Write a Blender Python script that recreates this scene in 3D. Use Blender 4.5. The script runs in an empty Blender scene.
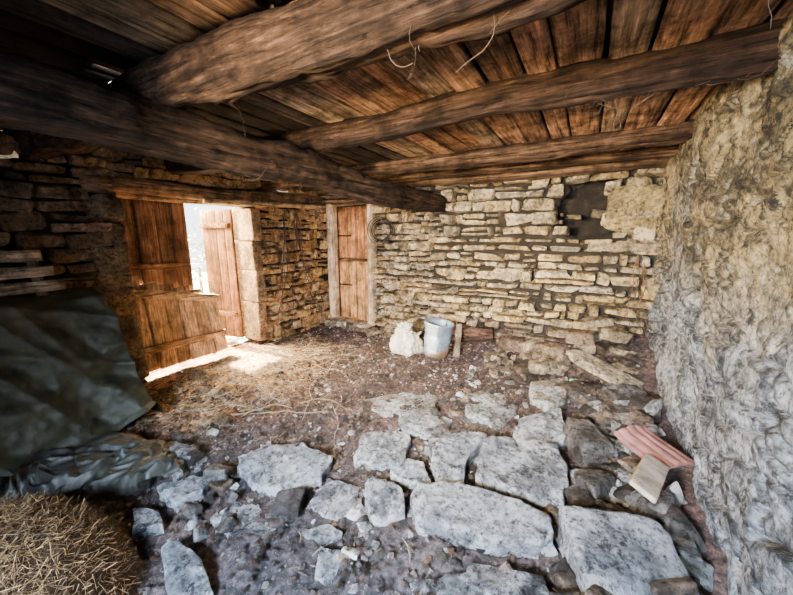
import bpy, math, random
import numpy as np
from mathutils import Vector
random.seed(7); R=np.random.RandomState(11)
U=random.uniform

# ---------------------------------------------------------------- noise
def _h(i):
    return np.modf(np.abs(np.sin(i[...,0]*127.1+i[...,1]*311.7+i[...,2]*74.7)*43758.5453))[0]
def vn(P):
    P=np.asarray(P,float); i=np.floor(P); f=P-i; u=f*f*(3-2*f); r=0
    for a in (0,1):
        for b in (0,1):
            for c in (0,1):
                w=(u[...,0] if a else 1-u[...,0])*(u[...,1] if b else 1-u[...,1])*(u[...,2] if c else 1-u[...,2])
                r=r+w*_h(i+np.array([a,b,c]))
    return r*2-1
def fbm(P,o=3):
    P=np.asarray(P,float); s=0;a=1;t=0
    for k in range(o):
        s=s+a*vn(P*(2**k)+17.3*k); t+=a; a*=.5
    return s/t
def worley(P):
    i=np.floor(P); F1=np.full(P.shape[0],9.);F2=F1.copy(); ID=np.zeros(P.shape[0])
    for a in (-1,0,1):
        for b in (-1,0,1):
            c=i+np.array([a,b,0]); c[:,2]=0
            ox=_h(c);oy=_h(c+np.array([31.,7.,3.]))
            d=np.hypot(c[:,0]+ox-P[:,0],c[:,1]+oy-P[:,1])
            n=d<F1; F2=np.where(n,F1,np.minimum(F2,d)); ID=np.where(n,_h(c+np.array([5.,5.,9.])),ID); F1=np.where(n,d,F1)
    return F1,F2,ID

# ---------------------------------------------------------------- mesh builder
class MB:
    def __init__(s): s.v=[];s.f=[];s.c=[];s.m=[];s.n=0
    def add(s,V,F,col=(.5,.5,.5),mi=0):
        V=np.asarray(V,float); s.v.append(V)
        C=np.asarray(col,float)
        if C.ndim==1: C=np.tile(C[:3],(len(V),1))
        s.c.append(C)
        n=s.n
        s.f+= [tuple(n+k for k in q) for q in F]; s.m+=[mi]*len(F); s.n+=len(V)
    def obj(s,name,mats,smooth=True,parent=None):
        me=bpy.data.meshes.new(name); V=np.concatenate(s.v)
        me.from_pydata(V.tolist(),[],s.f); 
        C=np.concatenate(s.c); C=np.concatenate([C,np.ones((len(C),1))],1)
        at=me.color_attributes.new("Col",'FLOAT_COLOR','POINT'); at.data.foreach_set("color",C.ravel())
        if not isinstance(mats,(list,tuple)): mats=[mats]
        for m in mats: me.materials.append(m)
        me.polygons.foreach_set("material_index",s.m)
        me.polygons.foreach_set("use_smooth",[smooth]*len(me.polygons)); me.update()
        o=bpy.data.objects.new(name,me); bpy.context.scene.collection.objects.link(o)
        if parent: o.parent=parent
        return o
def empty(name):
    o=bpy.data.objects.new(name,None); bpy.context.scene.collection.objects.link(o); return o

def cube_template(n):
    idx={};V=[];F=[]
    def vid(p):
        if p not in idx: idx[p]=len(V); V.append(p)
        return idx[p]
    for ax in range(3):
        for s in (0,n):
            for i in range(n):
                for j in range(n):
                    q=[]
                    for (a,b) in ((0,0),(1,0),(1,1),(0,1)):
                        p=[0,0,0]; p[ax]=s; p[(ax+1)%3]=i+a; p[(ax+2)%3]=j+b; q.append(vid(tuple(p)))
                    if s==0: q=q[::-1]
                    F.append(tuple(q))
    return np.array(V,float)/n*2-1,F
T={k:cube_template(k) for k in (2,3,5,7,9,16)}
def rot(ax,ay,az):
    cx,sx,cy,sy,cz,sz=math.cos(ax),math.sin(ax),math.cos(ay),math.sin(ay),math.cos(az),math.sin(az)
    return np.array([[1,0,0],[0,cx,-sx],[0,sx,cx]]).T@np.array([[cy,0,sy],[0,1,0],[-sy,0,cy]]).T@np.array([[cz,-sz,0],[sz,cz,0],[0,0,1]]).T
def stone(mb,c,size,col,k=5,sup=6.,corner=.18,rough=.06,Rm=None,mi=0,freq=1.0):
    V,F=T[k]; V=V.copy()
    V=np.sign(V)*np.abs(V)**.75          # denser rows near the arrises
    d=(np.abs(V)**sup).sum(1)**(1/sup); V=V/d[:,None]
    co=R.uniform(-corner,corner,(2,2,2,3)); u=(V+1)/2; off=0
    for a in (0,1):
        for b in (0,1):
            for e in (0,1):
                w=(u[:,0] if a else 1-u[:,0])*(u[:,1] if b else 1-u[:,1])*(u[:,2] if e else 1-u[:,2])
                off=off+w[:,None]*co[a,b,e]
    V=(V+off)*np.array(size)/2
    s=R.uniform(0,50,3); m=float(np.mean(size)); q=V/m*2.2*freq
    nrm=V/(np.linalg.norm(V,axis=1)[:,None]+1e-6)
    V=V+nrm*(fbm(q+s,4 if k>5 else 3)*rough*m*2)[:,None]
    if Rm is not None: V=V@Rm
    mb.add(V+np.array(c),F,col,mi)

def bar(mb,p0,p1,w,h,col,seg=16,ring=12,sup=8.,amp=.01,bow=0.,up=(0,0,1),fr=4.,taper=1.,mi=0,seed=None):
    p0=np.array(p0,float);p1=np.array(p1,float);d=p1-p0;L=np.linalg.norm(d);d/=L
    up=np.array(up,float);sx=np.cross(d,up);sx/=np.linalg.norm(sx);uz=np.cross(sx,d)
    V=[];F=[];s=R.uniform(0,60,3) if seed is None else np.array([seed,seed,seed])
    th=np.arange(ring)/ring*2*math.pi+math.pi/ring
    cs,sn=np.cos(th),np.sin(th); rr=1/((np.abs(cs)**sup+np.abs(sn)**sup)**(1/sup))
    X=cs*rr;Z=sn*rr
    ts=np.linspace(0,1,seg+1)
    for t in ts:
        sc=1+(taper-1)*t
        b=bow*math.sin(math.pi*t)
        c=p0+d*L*t+uz*b
        V.append(c+np.outer(X*w/2*sc,sx)+np.outer(Z*h/2*sc,uz))
    V=np.array(V); q=V.reshape(-1,3)
    cen=np.repeat(np.array([p0+d*L*t+uz*bow*math.sin(math.pi*t) for t in ts]),ring,0)
    wander=np.stack([fbm(np.stack([ts*L*1.1+s[0],ts*0,ts*0+k*9.],1),2) for k in range(2)],1)*amp*1.6
    wv=np.repeat(wander,ring,0); q=q+wv[:,:1]*sx+wv[:,1:]*uz
    al=q@d; sc=np.stack([al*fr*.35,(q@sx)*fr*3,(q@uz)*fr*3],1)
    n=(q-cen); n/=np.linalg.norm(n,axis=1)[:,None]+1e-6
    dd=fbm(sc+s,4)*amp
    if ring>=32:   # long drying checks and axe marks
        dd=dd-np.clip(.16-np.abs(fbm(np.stack([al*1.0,(q@sx)*9,(q@uz)*9],1)+s+5,2)),0,1)*amp*1.6
        dd=dd+fbm(np.stack([al*14,(q@sx)*10,(q@uz)*10],1)+s,2)*amp*.22
    q=q+n*dd[:,None]
    for i in range(seg):
        for j in range(ring):
            a=i*ring+j;b=i*ring+(j+1)%ring; F.append((a,b,b+ring,a+ring))
    F.append(tuple(range(ring))[::-1]); F.append(tuple(seg*ring+j for j in range(ring)))
    mb.add(q,F,col,mi)

def tube(mb,pts,r,col,k=5,mi=0):
    pts=np.array(pts,float);n=len(pts);V=[];F=[]
    for i in range(n):
        d=pts[min(i+1,n-1)]-pts[max(i-1,0)]; d/=np.linalg.norm(d)+1e-9
        a=np.cross(d,[.31,.52,.79]);a/=np.linalg.norm(a)+1e-9;b=np.cross(d,a)
        rr=r*(1-.5*i/n) if not isinstance(r,(list,np.ndarray)) else r[i]
        for j in range(k):
            t=2*math.pi*j/k; V.append(pts[i]+rr*(math.cos(t)*a+math.sin(t)*b))
    for i in range(n-1):
        for j in range(k):
            p=i*k+j;q=i*k+(j+1)%k;F.append((p,q,q+k,p+k))
    mb.add(V,F,col,mi)
def grid(fn,nu,nv):
    F=[]
    for i in range(nu-1):
        for j in range(nv-1):
            a=i*nv+j;F.append((a,a+nv,a+nv+1,a+1))
    u,v=np.meshgrid(np.linspace(0,1,nu),np.linspace(0,1,nv),indexing='ij')
    return fn(u.ravel(),v.ravel()),F
def box(mb,a,b,col,mi=0):
    a=np.array(a,float);b=np.array(b,float);V,F=cube_template(1); mb.add((V+1)/2*(b-a)+a,F,col,mi)

# ---------------------------------------------------------------- materials
def newmat(name):
    m=bpy.data.materials.new(name);m.use_nodes=True;nt=m.node_tree
    return m,nt,nt.nodes,nt.links,nt.nodes["Principled BSDF"]
def noise(N,L,vec,scale,detail=8,rough=.6,dist=0.):
    n=N.new("ShaderNodeTexNoise");n.inputs["Scale"].default_value=scale;n.inputs["Detail"].default_value=detail
    n.inputs["Roughness"].default_value=rough;n.inputs["Distortion"].default_value=dist;L.new(vec,n.inputs["Vector"]);return n.outputs["Fac"]
def ramp(N,L,fac,stops):
    r=N.new("ShaderNodeValToRGB");e=r.color_ramp.elements
    e[0].position=stops[0][0];e[0].color=(*stops[0][1],1);e[1].position=stops[-1][0];e[1].color=(*stops[-1][1],1)
    for p,c in stops[1:-1]:
        x=e.new(p);x.color=(*c,1)
    L.new(fac,r.inputs[0]);return r.outputs[0]
def mix(N,L,a,b,fac=1.,mode='MIX'):
    m=N.new("ShaderNodeMix");m.data_type='RGBA';m.blend_type=mode
    if isinstance(fac,(int,float)): m.inputs[0].default_value=fac
    else: L.new(fac,m.inputs[0])
    for k,x in ((6,a),(7,b)):
        if isinstance(x,tuple): m.inputs[k].default_value=(*x,1)
        else: L.new(x,m.inputs[k])
    return m.outputs[2]
def bump(N,L,h,strength,dist,prev=None):
    b=N.new("ShaderNodeBump");b.inputs["Strength"].default_value=strength;b.inputs["Distance"].default_value=dist
    L.new(h,b.inputs["Height"])
    if prev: L.new(prev,b.inputs["Normal"])
    return b.outputs[0]
def coords(N,L,scale=None):
    t=N.new("ShaderNodeTexCoord");o=t.outputs["Object"]
    if scale:
        m=N.new("ShaderNodeMapping");m.inputs["Scale"].default_value=scale;L.new(o,m.inputs[0]);o=m.outputs[0]
    return o
def g3(x): return (x,x,x)
def cavity_shade(N,L,c,lo=.25,hi=1.5,a=.44,b=.57):  # painted shade: creases darkened and edges brightened in the colour
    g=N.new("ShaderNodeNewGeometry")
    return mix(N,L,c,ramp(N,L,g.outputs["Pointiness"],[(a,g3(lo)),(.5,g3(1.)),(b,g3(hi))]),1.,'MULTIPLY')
def rock_mat(name,dirt=(.035,.022,.013),dirtamt=.5,lo=.38,hi=1.7,bs=1.,rough=.92,dpos=.5,chalk=None,cpos=.48):
    m,nt,N,L,B=newmat(name);co=coords(N,L)
    at=N.new("ShaderNodeAttribute");at.attribute_name="Col"
    v=ramp(N,L,noise(N,L,co,6,12,.72),[(.38,g3(lo)),(.5,g3(1.)),(.60,g3(hi))])
    c=mix(N,L,at.outputs["Color"],v,1.,'MULTIPLY')
    n2=noise(N,L,co,26,10,.78)
    if chalk: c=mix(N,L,c,chalk,ramp(N,L,noise(N,L,co,4.0,14,.8,.2),[(cpos,g3(0)),(cpos+.08,g3(.85))]))
    c=mix(N,L,c,ramp(N,L,n2,[(.40,g3(.15)),(.47,g3(.85)),(.62,g3(1.4))]),1.,'MULTIPLY')
    d=ramp(N,L,noise(N,L,co,3.3,14,.82,.2),[(dpos,g3(0)),(dpos+.05,g3(dirtamt))])
    c=mix(N,L,c,dirt,d)
    c=cavity_shade(N,L,c)
    L.new(c,B.inputs["Base Color"]);B.inputs["Roughness"].default_value=rough;B.inputs["Specular IOR Level"].default_value=.3
    b=bump(N,L,noise(N,L,co,13,12,.75),bs,.05); b=bump(N,L,n2,bs,.025,b); b=bump(N,L,noise(N,L,co,90,6,.7),bs*.7,.006,b)
    L.new(b,B.inputs["Normal"]);return m
def wood_mat(name,axis,contrast=.15,rough=.9,bs=1.,blo=.45,grey=.2,cavity=True,hi=2.4,sc0=30):
    m,nt,N,L,B=newmat(name)
    sc=[sc0]*3;sc[axis]=1.4
    co=coords(N,L,tuple(sc));co2=coords(N,L)
    at=N.new("ShaderNodeAttribute");at.attribute_name="Col"
    gfac=noise(N,L,co,1.7,14,.75,.4)
    sat=mix(N,L,at.outputs["Color"],mix(N,L,at.outputs["Color"],(1.5,1.7,1.9),1.,'MULTIPLY'),ramp(N,L,noise(N,L,co2,2.3,8,.7),[(.48,g3(0)),(.62,g3(grey))]))
    v=ramp(N,L,gfac,[(.39,g3(contrast)),(.46,g3(.7)),(.55,g3(1.15)),(.64,g3(hi))])
    c=mix(N,L,sat,v,1.,'MULTIPLY')
    blot=ramp(N,L,noise(N,L,co2,4.5,10,.72),[(.40,g3(blo)),(.58,g3(1.35))])
    c=mix(N,L,c,blot,1.,'MULTIPLY')
    if cavity: c=cavity_shade(N,L,c,.12,1.7)  # optional crease and edge shading put into the colour
    L.new(c,B.inputs["Base Color"]);B.inputs["Roughness"].default_value=rough;B.inputs["Specular IOR Level"].default_value=.15
    b=bump(N,L,gfac,bs,.035);b=bump(N,L,noise(N,L,co2,40,6,.6),.4,.008,b)
    L.new(b,B.inputs["Normal"]);return m
def simple_mat(name,rough=.8,metal=0.,bs=.3,bscale=30,var=.3):
    m,nt,N,L,B=newmat(name);co=coords(N,L)
    at=N.new("ShaderNodeAttribute");at.attribute_name="Col"
    v=ramp(N,L,noise(N,L,co,9,8,.65),[(.3,g3(1-var)),(.7,g3(1+var))])
    L.new(mix(N,L,at.outputs["Color"],v,1.,'MULTIPLY'),B.inputs["Base Color"])
    B.inputs["Roughness"].default_value=rough;B.inputs["Metallic"].default_value=metal
    L.new(bump(N,L,noise(N,L,co,bscale,8,.6),bs,.01),B.inputs["Normal"]);return m

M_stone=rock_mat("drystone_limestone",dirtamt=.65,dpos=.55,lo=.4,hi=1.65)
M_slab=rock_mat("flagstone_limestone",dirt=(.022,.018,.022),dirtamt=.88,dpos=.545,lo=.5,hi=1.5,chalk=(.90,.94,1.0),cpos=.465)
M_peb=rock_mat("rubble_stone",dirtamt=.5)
M_wx=wood_mat("wood_grain_x",0,contrast=.10);M_wy=wood_mat("wood_grain_y",1,contrast=.10);M_wz=wood_mat("wood_grain_z",2,contrast=.35,blo=.5,cavity=False,hi=1.8)
M_plank=wood_mat("plank_grain_y",1,contrast=.14,blo=.33,cavity=False,hi=2.1,sc0=22)
M_straw=simple_mat("straw",.7,0,.1,60,.35)
M_twig=simple_mat("twig_bark",.85)
M_tarp=simple_mat("tarpaulin_cloth",.6,0,.8,14,.6)
M_plastic=simple_mat("black_plastic",.5,0,.5,18,.5)
M_metal=simple_mat("galvanised_metal",.45,.4,.35,20,.5)
M_terra=simple_mat("terracotta",.85,0,.8,30,.6)
M_sack=simple_mat("sack_fabric",.8,0,.6,30,.4)

m,nt,N,L,B=newmat("earth_mortar");co=coords(N,L)
c=ramp(N,L,noise(N,L,co,6,10,.7),[(.35,(.01,.0065,.004)),(.55,(.024,.016,.009)),(.75,(.09,.06,.034))])
L.new(c,B.inputs["Base Color"]);B.inputs["Roughness"].default_value=.95
L.new(bump(N,L,noise(N,L,co,25,10,.7),.8,.03),B.inputs["Normal"]);M_mortar=m
m,nt,N,L,B=newmat("old_lime_render");co=coords(N,L)
at=N.new("ShaderNodeAttribute");at.attribute_name="Col"
n1=noise(N,L,co,2.8,14,.8,0.);n2=noise(N,L,co,6,16,.85,0.);n3=noise(N,L,co,34,8,.8)
c=mix(N,L,at.outputs["Color"],ramp(N,L,n1,[(.43,g3(.30)),(.5,g3(.95)),(.57,g3(1.5))]),1.,'MULTIPLY')
c=mix(N,L,c,mix(N,L,(.80,.78,.72),at.outputs["Color"],.55),ramp(N,L,n2,[(.535,g3(0)),(.565,g3(.75))]))
c=mix(N,L,c,(.03,.024,.015),ramp(N,L,n2,[(.445,g3(.94)),(.468,g3(0))]))
c=mix(N,L,c,ramp(N,L,n3,[(.41,g3(.3)),(.5,g3(.95)),(.60,g3(1.3))]),1.,'MULTIPLY')
c=cavity_shade(N,L,c,.2,1.25,.45,.56)
L.new(c,B.inputs["Base Color"]);B.inputs["Roughness"].default_value=.95
b=bump(N,L,n2,1.,.05);b=bump(N,L,n3,.8,.015,b);L.new(b,B.inputs["Normal"]);M_render=m
m,nt,N,L,B=newmat("trodden_soil");co=coords(N,L)
at=N.new("ShaderNodeAttribute");at.attribute_name="Col"
n1=noise(N,L,co,3,10,.75);n2=noise(N,L,co,28,12,.8);n3=noise(N,L,co,110,5,.75)
c=mix(N,L,at.outputs["Color"],ramp(N,L,n1,[(.38,g3(.5)),(.5,g3(.95)),(.62,g3(1.7))]),1.,'MULTIPLY')
c=mix(N,L,c,ramp(N,L,n2,[(.40,g3(.12)),(.5,g3(.9)),(.6,g3(2.3))]),1.,'MULTIPLY')
c=mix(N,L,c,(.45,.39,.37),ramp(N,L,n3,[(.59,g3(0)),(.66,g3(.7))]))
c=cavity_shade(N,L,c,.25,1.4)
L.new(c,B.inputs["Base Color"]);B.inputs["Roughness"].default_value=.95
b=bump(N,L,n2,1.,.05);b=bump(N,L,n3,1.,.014,b);L.new(b,B.inputs["Normal"]);M_soil=m

# ---------------------------------------------------------------- floor
def fh(x,y):
    x=np.asarray(x,float);y=np.asarray(y,float);o=np.zeros_like(x)
    P=np.stack([x,y,o],-1)
    z=-.04+fbm(P*1.6+3,2)*.04+fbm(P*7,3)*.028+fbm(P*26,3)*.018
    z=z+.20*np.clip((y-3.9)/.6,0,1)*np.clip((x+1.6)/.9,0,1)+.05*np.clip((y-3.7)/.8,0,1)
    z=z+.10*np.clip((y-3.8)/.5,0,1)*np.clip((x+.3)/.4,0,1)
    z=z+.12*np.clip((x-.15)/.5,0,1)*np.clip((y-1.2)/1.,0,1)
    z=z-.05*np.clip((-3.6-x)/.8,0,1)
    return z
def fz(x,y): return float(fh(np.array([x]),np.array([y]))[0])
X0,X1,Y0,Y1=-5.0,1.1,-1.8,5.7
def ff(u,v):
    x=X0+(X1-X0)*u;y=Y0+(Y1-Y0)*v;return np.stack([x,y,fh(x,y)],1)
V,F=grid(ff,420,500)
nr=np.clip((2.1-V[:,1])/1.,0,1)[:,None]
base=np.array([.090,.054,.045])*(1-nr)+np.array([.060,.050,.056])*nr;litter_glow=np.array([.66,.35,.14])  # straw tint by the door, also painting the warm sun glow there
d=np.hypot((V[:,0]+3.75)/1.05,(V[:,1]-1.9)/1.25);w=np.clip(1.4-d,0,1)*np.clip(.8+fbm(V*4,3)*1.1,0,1)
red=np.clip(fbm(V*1.1+9,2)*2,0,1)*.6
C=base*(1-w[:,None])+litter_glow*w[:,None]; C=C*(1-red[:,None]*(1-w[:,None]))+np.array([.14,.068,.045])*(red*(1-w))[:,None]
mb=MB();mb.add(V,F,C);mb.obj("floor",M_soil)

# ---------------------------------------------------------------- drystone walls
def scol(b,var=.24,blue=0.):
    k=1+U(-var,var)*1.6; h=U(-1,1)
    return np.array([b[0]*k*(1+.08*h),b[1]*k,b[2]*k*(1-.22*h)])
def courses(mb,to3,u0,u1,z0,z1,rowh,wid,col,skip=lambda u,z:False,depth=.22,k=5,gap=.012,jit=.03,corner=.13,rough=.05):
    z=z0
    while z<z1-.02:
        h=U(*rowh)
        if z+h>z1: h=z1-z
        u=u0-U(0,.08)
        while u<u1-.02:
            w=U(*wid)*(1 if h>.09 else .85)
            if random.random()<.2: w*=.5
            if u+w>u1: w=u1-u
            if w<.05: break
            cz=z+h/2+math.sin(u*1.3+z*2)*.02
            if not skip(u+w/2,z+h/2):
                parts=[(cz,h)]
                if h>.12 and random.random()<.35:
                    a=U(.35,.65);parts=[(cz-h/2+h*a/2,h*a),(cz+h/2-h*(1-a)/2,h*(1-a))]
                for (zz,q) in parts:
                    g=gap*U(.4,2.2)
                    c,s,Rm=to3(u+w/2,zz+U(-.006,.006),w-g,q-g,depth,U(-jit,jit))
                    stone(mb,c,s,scol(col(u,zz)),k=k,sup=random.choice([5,8,12]),corner=corner*U(.6,1.6),rough=rough,Rm=Rm)
            u+=w
        z+=h
irr=[0.]
def backmap(u,z,w,h,d,j): return (u,4.5+d/2+j,z),(w,d,h),rot(U(-.06,.06),U(-.04,.04)+irr[0]*U(-1,1),U(-.07,.07))
def leftmap(u,z,w,h,d,j): return (-4.2-d/2+j,u,z),(d,w,h),rot(U(-.04,.04)+irr[0]*U(-1,1),U(-.06,.06),U(-.07,.07))
mb=MB()
def bskip(u,z):
    return ((u+.12)/.34)**2+((z-1.98)/.22)**2<1 or ((u-.02)/.22)**2+((z-1.68)/.13)**2<1
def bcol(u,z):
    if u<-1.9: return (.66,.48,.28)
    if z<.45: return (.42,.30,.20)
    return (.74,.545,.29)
irr[0]=.10
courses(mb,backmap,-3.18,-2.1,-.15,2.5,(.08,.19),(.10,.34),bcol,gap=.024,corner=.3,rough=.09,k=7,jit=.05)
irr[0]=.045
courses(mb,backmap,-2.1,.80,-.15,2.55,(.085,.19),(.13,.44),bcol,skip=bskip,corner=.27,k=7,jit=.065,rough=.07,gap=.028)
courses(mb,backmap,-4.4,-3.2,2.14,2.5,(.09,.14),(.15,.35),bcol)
def bk(u,v):
    x=-4.6+5.6*u;z=-.3+2.9*v
    P=np.stack([x,z*0,z],1);y=4.66+fbm(P*6,3)*.03
    hole=(((x+.05)/.44)**2+((z-1.93)/.38)**2)<1; y=y+np.where(hole,.8,0)
    dh=(x>-4.05)&(x<-3.25)&(z<2.12); y=y+np.where(dh,.10,0)
    return np.stack([x,y,z],1)
V,F=grid(bk,180,95);mb.add(V,F,(.2,.15,.1),1)
box(mb,(-4.9,5.55,-.3),(1.15,5.65,2.7),(.2,.15,.1),1)
for (xx,zz,ww,hh) in ((-.22,1.84,.2,.07),(.05,1.86,.16,.08)):
    stone(mb,(xx,4.76,zz),(ww,.2,hh),(.3,.22,.12),k=7,corner=.35,Rm=rot(.1,U(-.3,.3),.1))
stone(mb,(.40,4.56,1.82),(.56,.24,.60),(.58,.42,.18),k=16,sup=5.,corner=.5,rough=.035)
stone(mb,(.28,4.55,1.47),(.62,.24,.10),(.5,.38,.22),k=7,corner=.15)
mb.obj("wall_back",[M_stone,M_mortar])

mb=MB()
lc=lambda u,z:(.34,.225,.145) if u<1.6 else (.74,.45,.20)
irr[0]=.09
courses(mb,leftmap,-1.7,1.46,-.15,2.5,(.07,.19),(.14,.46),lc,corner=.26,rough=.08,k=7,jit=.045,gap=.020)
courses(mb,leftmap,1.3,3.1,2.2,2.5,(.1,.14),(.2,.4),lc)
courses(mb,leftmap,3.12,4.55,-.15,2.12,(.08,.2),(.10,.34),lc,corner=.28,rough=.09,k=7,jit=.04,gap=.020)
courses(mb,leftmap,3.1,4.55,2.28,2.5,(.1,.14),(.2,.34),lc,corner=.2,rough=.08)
for zc in np.arange(0,2.0,.25): stone(mb,(-4.5,1.33,zc+.12),(.62,.3,.25),scol((.3,.22,.14)),corner=.12)
for (zc,hh,dx) in ((.30,.60,0),(.85,.48,.03),(1.31,.42,-.01),(1.76,.46,.02)):
    stone(mb,(-4.46+dx,3.0,zc),(.56,.15,hh),(np.array([.60,.40,.21])*U(.8,1.1)),k=9,sup=24,corner=.05,rough=.012)
box(mb,(-4.75,-2,-.3),(-4.31,1.42,2.6),(.2,.15,.1),1)
box(mb,(-4.75,3.04,-.3),(-4.31,5.6,2.6),(.2,.15,.1),1)
box(mb,(-4.75,1.2,2.12),(-4.31,3.2,2.6),(.2,.15,.1),1)
box(mb,(-4.95,-2,2.3),(-4.75,5.6,2.6),(.2,.15,.1),1)
mb.obj("wall_left",[M_stone,M_mortar])

# right wall : lumpy lime render over rubble
mb=MB()
def rw(u,v):
    y=-1.9+7.5*u;z=-.3+2.95*v
    P=np.stack([y,z,y*0],1)
    wp=P+np.stack([fbm(P*3,3),fbm(P*3+9,3),y*0],1)*.18
    f1,f2,idn=worley(wp*np.array([3.2,6.4,1]))
    e=np.clip((f2-f1)*6,0,1); mask=np.clip(fbm(P*1.4+4,3)*3.+.5,0,1)
    relief=mask*(e*.055-.04+idn*.035)
    x=.765-.075*z-.05*np.exp(-((z+.0)/.35)**2)
    pl=np.clip(fbm(P*2.6+30,4)*6,0,1)*.018*(1-mask)       # edge of the surviving render coat
    x=x-relief-pl-fbm(P*1.5,2)*.05-fbm(P*5,4)*.03-fbm(P*16+5,3)*.014-fbm(P*40,2)*.005
    global RWC
    t=np.clip((z-.95)/.8+fbm(P*2,2)*.8,0,1)[:,None]
    RWC=np.array([.40,.42,.45])*(1-t)+np.array([.52,.385,.17])*t
    RWC=RWC*(1-.88*(mask*(1-e))[:,None])*(1+.6*(idn-.5)*mask)[:,None]*(.85+.3*pl/.018)[:,None]  # recesses between stones darkened in the colour as painted occlusion
    return np.stack([x,y,z],1)
V,F=grid(rw,640,250);mb.add(V,F,RWC)
box(mb,(.97,-2,-.3),(1.15,5.6,2.8),(.3,.3,.3))
mb.obj("wall_right",M_render)

mb=MB()
box(mb,(-4.9,-2.0,-.3),(-1.9,-1.7,2.7),(.3,.25,.2));box(mb,(.3,-2.0,-.3),(1.15,-1.7,2.7),(.3,.25,.2));box(mb,(-1.9,-2.0,2.0),(.3,-1.7,2.7),(.3,.25,.2))
mb.obj("wall_front",M_mortar)

# ---------------------------------------------------------------- ceiling planks
mb=MB();x=-4.75
while x<1.0:
    w=U(.14,.21)
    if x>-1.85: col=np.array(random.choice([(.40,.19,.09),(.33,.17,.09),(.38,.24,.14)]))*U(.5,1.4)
    else: col=np.array([.032,.021,.015])*U(.4,1.8)  # left planks coloured darker, painting in the dim light there
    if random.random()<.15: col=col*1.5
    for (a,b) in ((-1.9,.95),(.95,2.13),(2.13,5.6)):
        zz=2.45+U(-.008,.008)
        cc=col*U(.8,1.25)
        if a<0 : cc=cc*.5  # front bay dimmed in the colour too
        if x<-1.85 and b<1.5 and abs(x+w/2+2.3)<.1: b=.72
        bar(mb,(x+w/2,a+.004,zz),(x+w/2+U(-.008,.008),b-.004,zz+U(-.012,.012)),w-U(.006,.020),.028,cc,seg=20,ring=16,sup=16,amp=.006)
    x+=w
for (a,b,c0,d0) in ((-4.9,-2.36,-2,5.6),(-2.31,1.15,-2,5.6),(-2.36,-2.31,-2,.78),(-2.36,-2.31,1.02,5.6)):
    box(mb,(a,c0,2.48),(b,d0,2.5),(.03,.02,.015))
mb.obj("ceiling",M_plank)

dk=(.04,.027,.02)
def beam(name,*a,mat=M_wx,**k):
    mb=MB();bar(mb,*a,**k);return mb.obj(name,mat)
beam("oak_girder",(-1.97,-1.68,2.09),(-1.93,4.44,2.07),.25,.24,(.046,.026,.016),seg=420,ring=60,sup=4.2,amp=.045,fr=6,mat=M_wy)
beam("ceiling_joist",(-4.5,.88,2.325),(.85,1.0,2.33),.21,.21,(.064,.035,.021),seg=360,ring=52,sup=4.4,amp=.045,fr=6)
beam("ceiling_joist",(-4.5,2.02,2.34),(.85,2.06,2.35),.16,.17,(.046,.025,.0155),seg=320,ring=44,sup=5,amp=.03,fr=6)
beam("ceiling_joist",(-4.5,3.22,2.35),(.85,3.38,2.36),.16,.15,(.10,.054,.029),seg=260,ring=36,sup=5,amp=.026,fr=6)
beam("ceiling_joist",(-4.5,3.92,2.38),(.85,4.1,2.39),.12,.12,(.14,.078,.042),seg=140,ring=24,sup=5,amp=.02,fr=6)
beam("ceiling_joist",(-4.5,4.38,2.36),(.85,4.42,2.38),.14,.14,(.15,.083,.043),seg=140,ring=24,sup=5,amp=.02,fr=5)
beam("ceiling_joist",(-4.5,-.35,2.33),(.85,-.3,2.34),.22,.22,dk,seg=80,ring=24,sup=4,amp=.02)
mb=MB()
bar(mb,(-4.28,1.2,2.09),(-4.28,4.5,2.2),.20,.16,(.22,.13,.07),seg=80,ring=24,sup=4,amp=.022)
bar(mb,(-4.5,1.25,2.08),(-4.5,3.25,2.08),.24,.14,(.38,.25,.13),seg=50,ring=20,sup=6,amp=.01)
bar(mb,(-4.18,2.3,2.02),(-4.18,4.45,2.09),.08,.06,(.8,.54,.27),seg=40,ring=16,sup=8,amp=.008)
mb.obj("trim_door_lintel",M_plank)

# ---------------------------------------------------------------- inner door (back wall)
mb=MB()
xs=[-4.02,-3.80,-3.62,-3.42,-3.26]
for i in range(4):
    a,b=xs[i],xs[i+1]; k=U(.85,1.15)
    bar(mb,((a+b)/2,4.60,.02),((a+b)/2,4.60,1.18),b-a-.008,.03,np.array([.85,.42,.16])*k,seg=10,ring=16,sup=16,amp=.002,up=(0,1,0))
    bar(mb,((a+b)/2,4.60,1.19),((a+b)/2,4.60,2.1),b-a-.008,.03,np.array([.70,.30,.12])*U(.85,1.15),seg=10,ring=16,sup=16,amp=.002,up=(0,1,0))
mb2=MB()
for z in (1.17,): bar(mb2,(-4.0,4.57,z),(-3.28,4.57,z),.02,.05,(.5,.27,.12),seg=8,ring=12,sup=12,amp=.002)
for z in (.7,1.6): bar(mb2,(-4.0,4.575,z),(-3.7,4.575,z+.0),.012,.025,(.08,.06,.05),seg=8,ring=8,sup=6,amp=.001)
dr=empty("door_1");mb.obj("door_planks",M_wz,parent=dr);mb2.obj("door_rails",M_wx,parent=dr)
mb3=MB()
bar(mb3,(-4.08,4.50,-.05),(-4.08,4.50,2.15),.13,.2,(.84,.60,.38),seg=30,ring=16,sup=10,amp=.006,up=(0,1,0))
bar(mb3,(-3.21,4.52,-.05),(-3.21,4.52,2.15),.08,.2,(.78,.54,.33),seg=30,ring=16,sup=10,amp=.006,up=(0,1,0))
mb3.obj("door_jambs",M_wz,parent=dr)
mb=MB();stone(mb,(-3.65,4.38,.0),(.95,.36,.16),(.8,.64,.44),k=9,sup=10,corner=.06,rough=.02)
mb.obj("door_threshold",M_stone,parent=dr)
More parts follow.
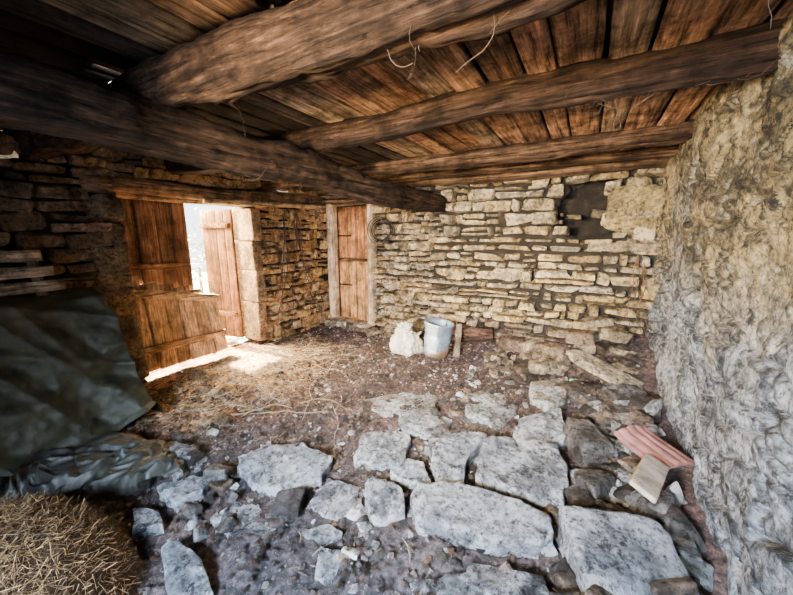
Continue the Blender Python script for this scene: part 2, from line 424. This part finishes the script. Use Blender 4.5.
mb=MB();bar(mb,(-4.3,4.5,2.19),(-3.05,4.5,2.19),.2,.1,(.42,.26,.14),seg=20,ring=16,sup=6,amp=.008);mb.obj("door_head",M_wx,parent=dr)

# ---------------------------------------------------------------- exterior door (left wall)
dr=empty("door_2");mb=MB();mr=MB()
ys=[1.45,1.66,1.86,2.04,2.20]
for i in range(4):
    a,b=ys[i],ys[i+1]
    bar(mb,(-4.5+.008*(i%2),(a+b)/2,1.04-.05*i),(-4.5+.008*(i%2),(a+b)/2,2.03),.03,b-a+.004,np.array([.20,.105,.06])*U(.7,1.3),seg=14,ring=16,sup=16,amp=.003,up=(0,1,0))
for z in (1.25,): bar(mr,(-4.47,1.5,z),(-4.47,2.18,z-.04),.03,.08,(.27,.14,.07),seg=10,ring=12,sup=12,amp=.003)
ys=[1.40,1.58,1.77,1.93,2.10,2.26,2.42]
for i in range(6):
    a,b=ys[i],ys[i+1];t=i/5
    bar(mb,(-4.36+.05*t+.012*(i%2),(a+b)/2+.06,.0+.02*t),(-4.42+.012*(i%2),(a+b)/2,1.12-.30*t+U(-.02,.03)),.03,b-a+U(-.008,.004),np.array([.80,.52,.29])*U(.55,1.2),seg=14,ring=16,sup=16,amp=.004,up=(0,1,0))
bar(mr,(-4.36,1.40,.99),(-4.37,2.45,.74),.04,.10,(.85,.58,.32),seg=14,ring=12,sup=10,amp=.005)
bar(mr,(-4.32,1.46,.28),(-4.33,2.48,.25),.04,.09,(.5,.3,.15),seg=14,ring=12,sup=10,amp=.005)
for i in range(4):
    t0,t1=i/4,(i+1)/4;ax,ay=-4.56,2.88;bx,by=-5.12,2.74;m_=(t0+t1)/2
    px,py=ax+(bx-ax)*m_,ay+(by-ay)*m_
    bar(mb,(px,py,.02),(px,py,1.98),.03,.146,np.array([.13,.058,.023])*U(.7,1.3),seg=14,ring=16,sup=16,amp=.003,up=(-.95,-.27,0))
for z in (.4,1.75): bar(mr,(-4.6,2.845,z),(-5.1,2.705,z),.03,.08,(.16,.08,.035),seg=8,ring=12,sup=12,amp=.003)
mb.obj("door_boards",M_wz,parent=dr);mr.obj("door_ledges",M_plank,parent=dr)

# ---------------------------------------------------------------- flagstones
def slab(name,poly,top=.035,depth=.16,col=(.36,.36,.37),dome=.004,tilt=None,rough=.014,mat=None):
    P=np.array(poly,float)
    a=0.5*np.sum(P[:,0]*np.roll(P[:,1],-1)-np.roll(P[:,0],-1)*P[:,1])
    if a<0:P=P[::-1]
    c=P.mean(0);r0=np.linalg.norm(P-c,axis=1).mean();P=c+(P-c)*(1-.012/r0);pts=[];n=len(P)
    for i in range(n):
        p0,p1,p2,p3=P[i-1],P[i],P[(i+1)%n],P[(i+2)%n]
        for t in np.arange(0,1,1/12):
            lin=p1*(1-t)+p2*t
            cr=.5*((2*p1)+(-p0+p2)*t+(2*p0-5*p1+4*p2-p3)*t*t+(-p0+3*p1-3*p2+p3)*t**3)
            pts.append(lin*.8+cr*.2)
    pts=np.array(pts);m=len(pts);s=R.uniform(0,40,3)
    size=np.linalg.norm(pts-c,axis=1).mean()
    e=(fbm(np.column_stack([pts*11,pts[:,0]*0])+s,4)*.03*min(1,size/.2))
    pts=pts+(pts-c)/size*e[:,None]
    if tilt is None: tilt=(U(-.07,.07),U(-.07,.07))
    rings=[(.97,-depth),(1.0,-depth*.5),(1.0,-.035),(.995,-.012),(.98,-.003),(.955,0)]+[(q,dome*(1-q*q)) for q in (.9,.83,.76,.69,.62,.55,.48,.41,.34,.27,.2,.12,.05)]
    V=[]
    for q,z in rings:
        xy=c+(pts-c)*q
        V.append(np.column_stack([xy,np.full(m,top+z)]))
    V=np.concatenate(V);V=np.vstack([V,[c[0],c[1],top+dome]])
    pn=np.column_stack([V[:,:2],V[:,2]*2])
    V[:,2]+=fbm(pn*5+s,3)*rough*1.9-np.abs(fbm(pn*8+s+9,3))*rough*1.9+fbm(pn*24+s,3)*rough*.9
    e=fbm(pn*np.array([11,11,20])+s,3)[:,None]*(V[:,:2]-c)/size*.012; V[:,:2]+=e
    V[:,2]+=(V[:,0]-c[0])*tilt[0]+(V[:,1]-c[1])*tilt[1]
    F=[]
    for i in range(len(rings)-1):
        for j in range(m): F.append((i*m+j,i*m+(j+1)%m,(i+1)*m+(j+1)%m,(i+1)*m+j))
    k=(len(rings)-1)*m
    for j in range(m):F.append((k+j,k+(j+1)%m,len(V)-1))
    mb=MB();mb.add(V,F,col);return mb.obj(name,mat or M_slab)
SL=[
([(-.57,2.2),(-.45,2.33),(-.07,2.5),(.02,2.27),(.02,1.90),(-.21,1.84),(-.5,1.84)],.06,(.33,.34,.38)),
([(-.95,2.07),(-.8,2.27),(-.55,2.36),(-.60,2.0),(-.56,1.80),(-.7,1.70),(-.82,1.83)],.045,(.33,.34,.38)),
([(-.39,2.72),(-.08,3.05),(-.01,2.66),(-.07,2.58),(-.37,2.45)],.045,(.33,.33,.34)),
([(-.87,2.68),(-.68,2.92),(-.45,2.99),(-.45,2.73),(-.52,2.5),(-.78,2.54)],.03,(.33,.32,.31)),
([(-.81,1.55),(-.68,1.66),(-.21,1.77),(-.03,1.75),(-.01,1.62),(-.06,1.51),(-.38,1.38),(-.7,1.34)],.08,(.33,.34,.38)),
([(-2.1,1.18),(-2.03,1.35),(-1.79,1.52),(-1.43,1.52),(-1.38,1.32),(-1.48,1.12),(-1.74,1.05),(-1.95,1.085)],.025,(.44,.48,.55)),
([(-1.476,1.88),(-1.26,2.08),(-1.06,2.01),(-1.0,1.76),(-1.134,1.64),(-1.32,1.6)],.01,(.30,.31,.34)),
([(-1.05,1.62),(-.987,1.81),(-.87,1.83),(-.74,1.68),(-.81,1.61),(-1.0,1.59)],.02,(.33,.35,.39)),
([(-1.127,1.475),(-.98,1.57),(-.86,1.54),(-.77,1.386),(-.879,1.233),(-1.02,1.304)],.025,(.33,.35,.40)),
([(-1.36,2.25),(-1.11,2.46),(-.897,2.454),(-.867,2.30),(-1.0,2.12),(-1.2,2.1)],.01,(.31,.29,.29)),
([(-2.2,.695),(-2.15,.89),(-1.98,.96),(-1.91,.857),(-1.95,.705)],.05,(.40,.43,.49)),
([(-1.72,.53),(-1.70,.6),(-1.49,.62),(-1.30,.568),(-1.45,.44)],.05,(.38,.41,.46)),
([(-.367,1.32),(-.028,1.415),(.025,1.327),(-.182,1.15),(-.364,1.22)],.02,(.2,.2,.21)),
([(-1.9,2.356),(-1.56,2.68),(-1.16,2.8),(-1.124,2.486),(-1.506,2.22)],-.02,(.33,.29,.26)),
([(-.41,3.51),(-.14,3.81),(-.045,3.355),(-.2,3.04),(-.36,3.17)],.05,(.50,.40,.27)),
([(-.54,1.126),(-.296,1.28),(-.126,1.217),(-.484,.95)],.0,(.24,.25,.27)),
([(-2.16,.565),(-1.99,.647),(-1.855,.61),(-1.97,.5)],.03,(.38,.40,.45)),
([(-2.61,1.01),(-2.38,1.07),(-2.306,.97),(-2.546,.908)],.03,(.34,.35,.38)),
([(-1.08,1.0),(-.945,1.05),(-.88,.87),(-.99,.86)],-.02,(.3,.31,.34)),
([(-1.38,1.40),(-1.15,1.46),(-1.05,1.3),(-1.1,1.15),(-1.35,1.15)],-.03,(.2,.2,.22)),
([(-1.9,.86),(-1.7,1.0),(-1.3,1.02),(-1.2,.90),(-1.5,.74)],-.035,(.17,.17,.20)),
([(-1.0,2.9),(-.85,3.1),(-.6,3.15),(-.7,2.95)],.0,(.36,.31,.24)),
([(-1.25,1.0),(-1.15,1.12),(-1.0,1.12),(-1.08,1.02)],-.02,(.3,.31,.34)),
]
for p,t,c in SL: slab("flagstone",p,top=t,col=c)
def boulder(name,c,size,col,rz=0,rx=0,ry=0,sup=7,corner=.22,rough=.04,mat=None,k=16):
    mb=MB();stone(mb,c,size,col,k=k,sup=sup,corner=corner,rough=rough,Rm=rot(rx,ry,rz),freq=1.6);return mb.obj(name,mat or M_slab)
boulder("boulder",(.27,1.60,.03),(.46,.36,.26),(.32,.34,.38),rz=.3,rx=.12,corner=.3,sup=12)
boulder("boulder",(.14,2.58,.05),(.20,.36,.20),(.2,.18,.165),rz=.5,mat=M_peb,sup=12,corner=.35)
boulder("boulder",(-1.42,1.09,.0),(.17,.14,.09),(.12,.11,.11),rz=.6,mat=M_peb)
boulder("boulder",(-.32,4.14,.22),(.34,.24,.15),(.38,.27,.17),rz=-.1,mat=M_stone,sup=12)
boulder("boulder",(.24,3.86,.20),(.66,.26,.08),(.80,.64,.43),rz=-.34,ry=.28,sup=14,mat=M_stone)
boulder("boulder",(.00,4.28,.40),(.30,.24,.14),(.30,.21,.13),rz=.1,mat=M_stone,sup=12)
boulder("boulder",(-.78,4.24,.20),(.30,.24,.15),(.24,.16,.11),rz=.1,mat=M_stone,sup=12)
boulder("boulder",(-.38,3.82,.10),(.2,.16,.12),(.5,.39,.26),rz=.1,mat=M_stone)
boulder("boulder",(.32,4.27,.50),(.28,.22,.13),(.42,.31,.19),rz=.1,ry=.1,mat=M_stone,sup=12)
boulder("boulder",(.18,4.3,.62),(.24,.2,.09),(.5,.38,.24),rz=.2,ry=-.2,mat=M_stone,sup=12)

mb=MB()
def rub(n,fx,fy,s0,s1,cols,k=3,emb=.25,sup=10,cor=.45,rg=.045):
    for _ in range(n):
        x=fx();y=fy();s=s0+(s1-s0)*random.random()**2.2
        c=np.array(random.choice(cols))*U(.7,1.3)
        stone(mb,(x,y,fz(x,y)+s*emb),(s*U(.8,1.6),s*U(.8,1.3),s*U(.4,.8)),c,k=k,sup=sup,corner=cor,rough=rg,Rm=rot(U(-.5,.5),U(-.5,.5),U(0,3)))
gr=[(.40,.385,.38),(.16,.145,.135),(.09,.075,.068),(.66,.67,.69),(.24,.175,.13)]
rub(230,lambda:U(.06,.58),lambda:U(1.3,3.7),.05,.16,gr,7,.45)
rub(70,lambda:U(-.05,.56),lambda:U(.9,2.0),.05,.14,gr,7)
rub(40,lambda:U(-.6,.48),lambda:U(3.9,4.28),.10,.22,[(.40,.29,.18),(.14,.10,.07),(.6,.47,.3)],7,.45)
rub(170,lambda:U(-1.0,.54),lambda:U(3.6,4.34),.05,.13,[(.46,.35,.23),(.13,.095,.07),(.07,.05,.038)],5,.6)
rub(420,lambda:U(-1.2,.58),lambda:U(1.0,4.34),.02,.07,gr,3)
rub(420,lambda:U(-2.6,0),lambda:U(.9,3.6),.02,.055,gr,3,.05)
rub(40,lambda:U(-3.0,-1.6),lambda:U(.7,1.1),.05,.12,gr,5)
rub(60,lambda:U(-4.1,-2.4),lambda:U(4.1,4.4),.04,.14,[(.4,.3,.2),(.28,.2,.14)],5)
rub(40,lambda:U(-3.9,-2.6),lambda:U(1.0,1.9),.04,.13,[(.6,.4,.22),(.36,.24,.14)],5)
mb.obj("stone_rubble",M_peb,smooth=True)
mb=MB()
pc=[(.2,.15,.135),(.07,.053,.05),(.12,.09,.08),(.42,.37,.36),(.055,.042,.04),(.22,.12,.08),(.09,.068,.06)]
rub(12000,lambda:U(-4.0,.58),lambda:U(.3,4.4),.007,.030,pc,2,.2)
mb.obj("gravel",M_peb,smooth=False)

# ---------------------------------------------------------------- straw
def straws(mb,n,pos,l0,l1,cols,r=.0016,flat=.25):
    for _ in range(n):
        p=np.array(pos());l=U(l0,l1);a=U(0,6.283);e=U(-flat,flat)
        d=np.array([math.cos(a)*math.cos(e),math.sin(a)*math.cos(e),math.sin(e)])
        b=np.array([-d[1],d[0],U(-.3,.3)])*l*U(-.15,.15)
        tube(mb,[p-d*l/2,p+b,p+d*l/2],r*U(.7,1.5),np.array(random.choice(cols))*U(.7,1.25),k=3)
sc=[(.62,.43,.2),(.75,.6,.36),(.42,.25,.11),(.85,.75,.55)]
mb=MB()
def nd():
    while True:
        x=random.gauss(-3.5,.5);y=random.gauss(2.4,.65)
        if -4.12<x<-2.0 and 1.1<y<4.2: return (x,y,fz(x,y)+U(.005,.03))
straws(mb,1800,nd,.05,.22,sc,.0016)
straws(mb,700,lambda:(lambda x,y:(x,y,fz(x,y)+.01))(U(-3.6,.4),U(.8,4.2)),.02,.10,[(.4,.3,.2),(.22,.13,.08),(.5,.42,.33)],.0016)
mb.obj("straw_litter",M_straw)
def hz(x,y):
    d=math.hypot((x+2.08)/.72,(y+.02)/.52);return .38*max(0,1-d**2.6)
mb=MB()
def hf(u,v):
    a=u*2*math.pi;r=v
    x=-2.08+.74*r*np.cos(a);y=-.02+.54*r*np.sin(a)
    z=.38*np.clip(1-r**2.6,0,1)-.05;P=np.stack([x,y,z],1);z=z+fbm(P*8,3)*.03
    return np.stack([x,y,z],1)
V,F=grid(hf,50,30);mb.add(V,F,(.06,.035,.018))
def hp():
    while True:
        x=U(-2.9,-1.3);y=U(-.6,.56);z=hz(x,y)
        if z>.0 : return (x,y,z-.035+U(-.03,.03))
straws(mb,9000,hp,.03,.12,[(.22,.125,.048),(.13,.072,.028),(.36,.22,.09),(.06,.035,.018)],.0014,.9)
mb.obj("hay_heap",M_straw)

# ---------------------------------------------------------------- tarp-covered stack
mb=MB()
prof=np.array([(-4.12,1.12),(-3.85,1.12),(-3.68,1.08),(-3.58,.86),(-3.47,.55),(-3.36,.25),(-3.24,.03),(-3.18,-.02)])
def pr(v,pf):
    s=np.linspace(0,1,len(pf));return np.interp(v,s,pf[:,0]),np.interp(v,s,pf[:,1])
def tf(u,v):
    y=-.9+1.92*u;x,z=pr(v,prof)
    y=y+.12*v*np.clip((u-.8)/.2,0,1)
    z=z+.16*np.clip((u-.85)/.15,0,1)*np.clip((v-.5)/.5,0,1)
    fold=(1-np.abs(vn(np.stack([y*4.5+z*3,z*1.0+y,x*0],1)))*2.2)*.05+(1-np.abs(vn(np.stack([y*2+z*5,z*4-y*2,x*0+8],1)))*2)*.04
    P=np.stack([x,y,z],1);f=fold*np.clip(v*2.5,0.15,1)+fbm(P*3,2)*.05+fbm(P*14,3)*.018
    z2=z+f*.4-.10*np.clip(.6-u,0,1)*np.clip(1-v*1.2,0,1);x2=x+f
    return np.stack([x2,y,z2],1)
V,F=grid(tf,160,110);mb.add(V,F,(.034,.034,.019))
def tside(u,v):
    x,z=pr(u,prof);z0=z+.16*np.clip((u-.5)/.5,0,1);x0=x
    zz=z0*(1-v)+np.maximum(.0,z0-.75)*v;y=1.02+.12*u+.05*v
    P=np.stack([x,y*0,zz],1);y=y+fbm(P*4,3)*.04*v
    return np.stack([x0+fbm(P*3,2)*.03,y,zz],1)
V,F=grid(tside,50,30);mb.add(V,F,(.030,.030,.018))
o=mb.obj("tarpaulin",M_tarp)
mb=MB()
for z in (.12,.4,.7,.95): bar(mb,(-3.9,-.8,z),(-3.9,.92,z),.36,.2,(.2,.13,.08),seg=10,ring=12,sup=6,amp=.01)
mb.obj("timber_stack",M_wy)
mb=MB();mc=MB()
for i,(z,x) in enumerate(((1.17,-3.86),(1.29,-3.92),(1.42,-3.98))):
    bar(mb,(x,-.25,z+.0),(x-.02,.86-.04*i,z+.02),.022,.09,np.array([.46,.34,.24])*U(.8,1.2),seg=12,ring=12,sup=12,amp=.003)
for y in (.1,.72): bar(mc,(-3.90,y,1.1),(-4.05,y,1.48),.07,.04,(.2,.15,.1),seg=6,ring=12,sup=12,amp=.003)
p=empty("wooden_pallet");mb.obj("pallet_boards",M_plank,parent=p);mc.obj("pallet_bearers",M_wz,parent=p)

def crumple(name,cx,cy,rx,ry,h,col,mat,fr=5.,amp=.07,nu=90,nv=45,z0=-.05,rz=0.):
    mb=MB()
    def f(u,v):
        a=u*2*math.pi;k=1+.15*np.sin(3*a+1)+.08*np.sin(7*a);x=rx*v*np.cos(a)*k;y=ry*v*np.sin(a)*k
        X=cx+x*math.cos(rz)-y*math.sin(rz);Y=cy+x*math.sin(rz)+y*math.cos(rz)
        P=np.stack([X,Y,X*0],1);w=P*fr+fbm(P*fr*.6+3,2)[:,None]*1.4
        rid=1-np.abs(vn(w))*2;rid2=1-np.abs(vn(w*2.3+7))*2;rid3=1-np.abs(vn(w*5+2))*2
        z=z0+h*(1-v**3)+amp*rid*(1-v**4)+amp*.5*rid2+amp*.2*rid3
        return np.stack([X,Y,z],1)
    V,F=grid(f,nu,nv);mb.add(V,F,col);return mb.obj(name,mat)
crumple("black_plastic_sheet",-2.78,.66,.52,.34,.09,(.024,.024,.019),M_plastic,rz=.35,nu=200,nv=90,amp=.06,fr=4)
crumple("black_plastic_sheet",-2.95,.38,.35,.25,.12,(.02,.02,.017),M_plastic,rz=.2,nu=140,nv=70,amp=.06,fr=4)

# ---------------------------------------------------------------- objects by the back wall
mb=MB();n=40;ringsz=[(.0,0),(.135,0),(.145,.01),(.148,.06),(.143,.065),(.15,.12),(.155,.24),(.15,.25),(.157,.26),(.160,.36),(.166,.365),(.166,.38),(.155,.38),(.150,.33),(.14,.1),(.0,.08)]
V=[];F=[]
for r,z in ringsz:
    for j in range(n):
        a=2*math.pi*j/n;rr=r*1.12*(1+.05*math.sin(2*a+1)+.03*math.sin(5*a+z*9));V.append((rr*math.cos(a),rr*math.sin(a),z*1.22))
for i in range(len(ringsz)-1):
    for j in range(n):F.append((i*n+j,i*n+(j+1)%n,(i+1)*n+(j+1)%n,(i+1)*n+j))
V=np.array(V)@rot(.05,.12,.4)+np.array([-1.69,3.84,.0])
ang=np.arctan2(V[:,1]-3.84,V[:,0]+1.69)
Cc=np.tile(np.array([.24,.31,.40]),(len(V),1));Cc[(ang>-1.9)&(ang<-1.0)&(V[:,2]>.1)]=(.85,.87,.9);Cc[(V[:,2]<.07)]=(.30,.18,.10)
mb.add(V,F,Cc)
tube(mb,[(-1.67+.18*math.cos(t),3.84-.16*math.sin(t)*.3,.44-.16*math.sin(t)) for t in np.linspace(0,math.pi,14)],np.full(14,.004),(.2,.2,.2),k=6)
mb.obj("galvanised_pail",M_metal)
mb=MB();bar(mb,(-1.41,3.93,-.02),(-1.43,4.05,.42),.09,.03,(.26,.18,.12),seg=12,ring=12,sup=8,amp=.006,up=(0,1,0));mb.obj("wooden_offcut",M_wz)
mb=MB()
def bagf(cx,cy,r,h,sd,col):
    def f(u,v):
        a=u*2*math.pi
        prf=np.interp(v,[0,.06,.18,.4,.7,.9,1],[.0,.7,.5,.8,1.05,1.1,.9])
        z=h*(1-v)**.9
        k=1+.22*np.sin(3*a+sd)*prf+.12*np.sin(7*a+sd*2+z*12)
        x=r*prf*k*np.cos(a);y=r*.75*prf*k*np.sin(a)
        P=np.stack([x,y,z],1);w=P*14+sd+fbm(P*8+sd,2)[:,None]
        d=(1-np.abs(vn(w))*2)*.028+(1-np.abs(vn(w*2.1+4))*2)*.014
        return np.stack([cx+x+d*np.cos(a)+.05*z,cy+y+d*np.sin(a),-.03+z+d*.8],1)
    V,F=grid(f,110,70);mb.add(V,F,col)
bagf(-2.10,3.70,.13,.44,3,(.72,.65,.54));bagf(-2.0,3.78,.10,.30,12,(.60,.47,.33))
mb.obj("crumpled_sack",M_sack)
mb=MB();bar(mb,(-1.46,4.25,.20),(-1.02,4.33,.24),.19,.18,(.12,.065,.045),seg=24,ring=20,sup=2.2,amp=.04);mb.obj("log",M_wx)

mb=MB()
for k in range(5):
    pts=[];n=40;r=.14+.02*k+U(-.01,.01);ph=U(0,6)
    for i in range(n+1):
        t=2*math.pi*i/n;pts.append((-2.90+r*1.1*math.cos(t)+.012*math.sin(3*t+ph),4.37-.012*k+.012*math.sin(2*t+ph),1.68+r*.95*math.sin(t)+.012*math.cos(2*t+ph)))
    tube(mb,pts,np.full(n+1,.0065),(.015,.012,.01),k=6)
stone(mb,(-2.9,4.43,1.87),(.03,.14,.03),(.05,.04,.03),k=3)
mb.obj("cable_coil",M_twig)

# ---------------------------------------------------------------- roof tile and slab on rubble
mb=MB()
def tl(u,v):
    x=(u-.5)*.26;y=(v-.5)*.36;z=.009*np.abs(np.cos(u*math.pi*4))+.012*(v>.93)-.10*(u-.5)**2*1.2
    return np.stack([x,y,z],1)
V,F=grid(tl,60,16);V2=V.copy();V2[:,2]-=.018
F2=[q[::-1] for q in F]
Rt=rot(.06,-.10,.72);cT=np.array([.50,2.56,.20])
mb.add(V@Rt+cT,F,(.22,.09,.08));mb.add(V2@Rt+cT,F2,(.2,.08,.065))
for e in (0,15):
    nn=60;E=np.concatenate([V[e::16][:nn],V2[e::16][:nn]]);mb.add(E@Rt+cT,[(i,i+1,nn+i+1,nn+i) for i in range(nn-1)],(.22,.09,.07))
mb.obj("roof_tile",M_terra)
mb=MB();stone(mb,(.43,2.14,.24),(.13,.44,.03),(.34,.27,.21),k=9,sup=14,corner=.14,rough=.015,Rm=rot(-.12,.35,-.30));mb.obj("broken_tile_slab",M_terra)
mb=MB();stone(mb,(.0,3.72,.06),(.10,.07,.05),(.10,.34,.22),k=5,sup=3);mb.obj("green_glass_shard",M_plastic)

# ---------------------------------------------------------------- twigs, vines, roots
def wander(p,d,n,step,w,grav=0.):
    p=np.array(p,float);d=np.array(d,float);out=[p.copy()]
    for i in range(n):
        d=d+R.uniform(-w,w,3);d[2]-=grav;d/=np.linalg.norm(d);p=p+d*step;out.append(p.copy())
    return out
mb=MB()
for i in range(7):
    pts=wander((-4.10,3.35+U(0,.5),2.0-U(0,.2)),(.02,U(-.1,.1),-1),26,.075,.16,.06)
    pts=[np.array([max(-4.10,min(-3.95,q[0])),q[1],q[2]]) for q in pts if q[2]>.0]
    tube(mb,pts,.008,(.08,.045,.025))
mb.obj("dry_vine",M_twig)
mb=MB()
for i in range(6):
    pts=wander((.50+U(-.05,.07),4.33,1.45+U(-.2,.15)),(.05,-.02,-1),20,.05,.28,.10)
    tube(mb,pts,.005,(.12,.06,.03))
mb.obj("hanging_roots",M_twig)
mb=MB()
for i in range(26):
    x=U(-3.6,-1.9);y=U(1.4,3.6);pts=wander((x,y,fz(x,y)+.03),(U(-1,1),U(-1,1),.1),12,.06,.25)
    pts=[np.array([q[0],q[1],max(fz(q[0],q[1])+.006,min(q[2],.12))]) for q in pts]
    tube(mb,pts,.0035,np.array([.50,.38,.26])*U(.5,1.2))
mb.obj("fallen_twigs",M_twig)
mb=MB()
for i in range(70):
    c=random.random()
    if c<.5: s=(-1.95+U(-.1,.1),U(.9,4.2),1.96)
    elif c<.7: s=(U(-1.8,.6),U(.9,1.05),2.23)
    else: s=(U(-.2,.6),2.05,2.26)
    tube(mb,wander(s,(U(-1,1),U(-1,1),-.2),12,U(.010,.030),.55),.0013,np.array([.09,.055,.035])*U(.5,1.5),k=4)
mb.obj("beam_twigs",M_twig)

# ---------------------------------------------------------------- outside
mb=MB()
def eg(u,v):
    x=-16+11.4*u;y=-6+18*v;P=np.stack([x,y,x*0],1);return np.stack([x,y,-.12+fbm(P*.8,3)*.08],1)
V,F=grid(eg,60,60);mb.add(V,F,(.55,.5,.38));mb.obj("outside_ground",M_soil)
mb=MB()
for i in range(900):
    p=np.array([-7.6,3.9,.9])+R.normal(0,1,3)*np.array([.5,.7,.45]);a=R.normal(0,1,3);a/=np.linalg.norm(a);b=np.cross(a,[.3,.5,.8]);b/=np.linalg.norm(b)
    mb.add([p-a*.06,p+b*.03,p+a*.06,p-b*.03],[(0,1,2,3)],np.array([.42,.5,.34])*U(.6,1.3))
tube(mb,[(-7.6,3.9,-.1),(-7.6,3.9,.9)],.04,(.2,.14,.1));mb.obj("shrub",M_straw)

# ---------------------------------------------------------------- light
w=bpy.data.worlds.new("sky");bpy.context.scene.world=w;w.use_nodes=True
bg=w.node_tree.nodes["Background"];bg.inputs[0].default_value=(.85,.93,1,1);bg.inputs[1].default_value=5.
def light(name,kind,loc,aim,energy,color,size=None,sy=None,spread=None):
    l=bpy.data.lights.new(name,kind);l.energy=energy;l.color=color
    if size: l.shape='RECTANGLE';l.size=size;l.size_y=sy or size
    if spread: l.spread=spread
    o=bpy.data.objects.new(name,l);bpy.context.scene.collection.objects.link(o);o.location=loc
    o.rotation_euler=(Vector(aim)-Vector(loc)).to_track_quat('-Z','Y').to_euler();return o
s=light("sun",'SUN',(-8,3,8),(-4.05,2.5,0),300,(1,.88,.66));s.rotation_euler=Vector((.56,-.04,-.83)).to_track_quat('-Z','Y').to_euler();s.data.angle=.03
light("daylight_doorway",'AREA',(-.6,-1.6,1.75),(-.6,1.7,.0),350,(.62,.78,1.),1.2,.5,math.radians(95))
light("added_warm_fill",'AREA',(-.9,-.7,1.7),(-.9,4.5,1.0),165,(1,.75,.40),.25,.25,math.radians(80))  # unseen fill light added to warm and brighten the back wall
light("added_door_fill",'AREA',(-5.3,2.40,2.2),(-3.4,2.6,.3),1700,(1,.73,.39),1.0,1.0)  # area light added outside the door for a warm glow inside

cam=bpy.data.cameras.new("camera");co=bpy.data.objects.new("camera",cam);bpy.context.scene.collection.objects.link(co)
co.location=(0,0,1.6);co.rotation_euler=(math.radians(79),0,math.radians(31));cam.sensor_width=36;cam.lens=318/793*36;cam.clip_start=.02
bpy.context.scene.camera=co
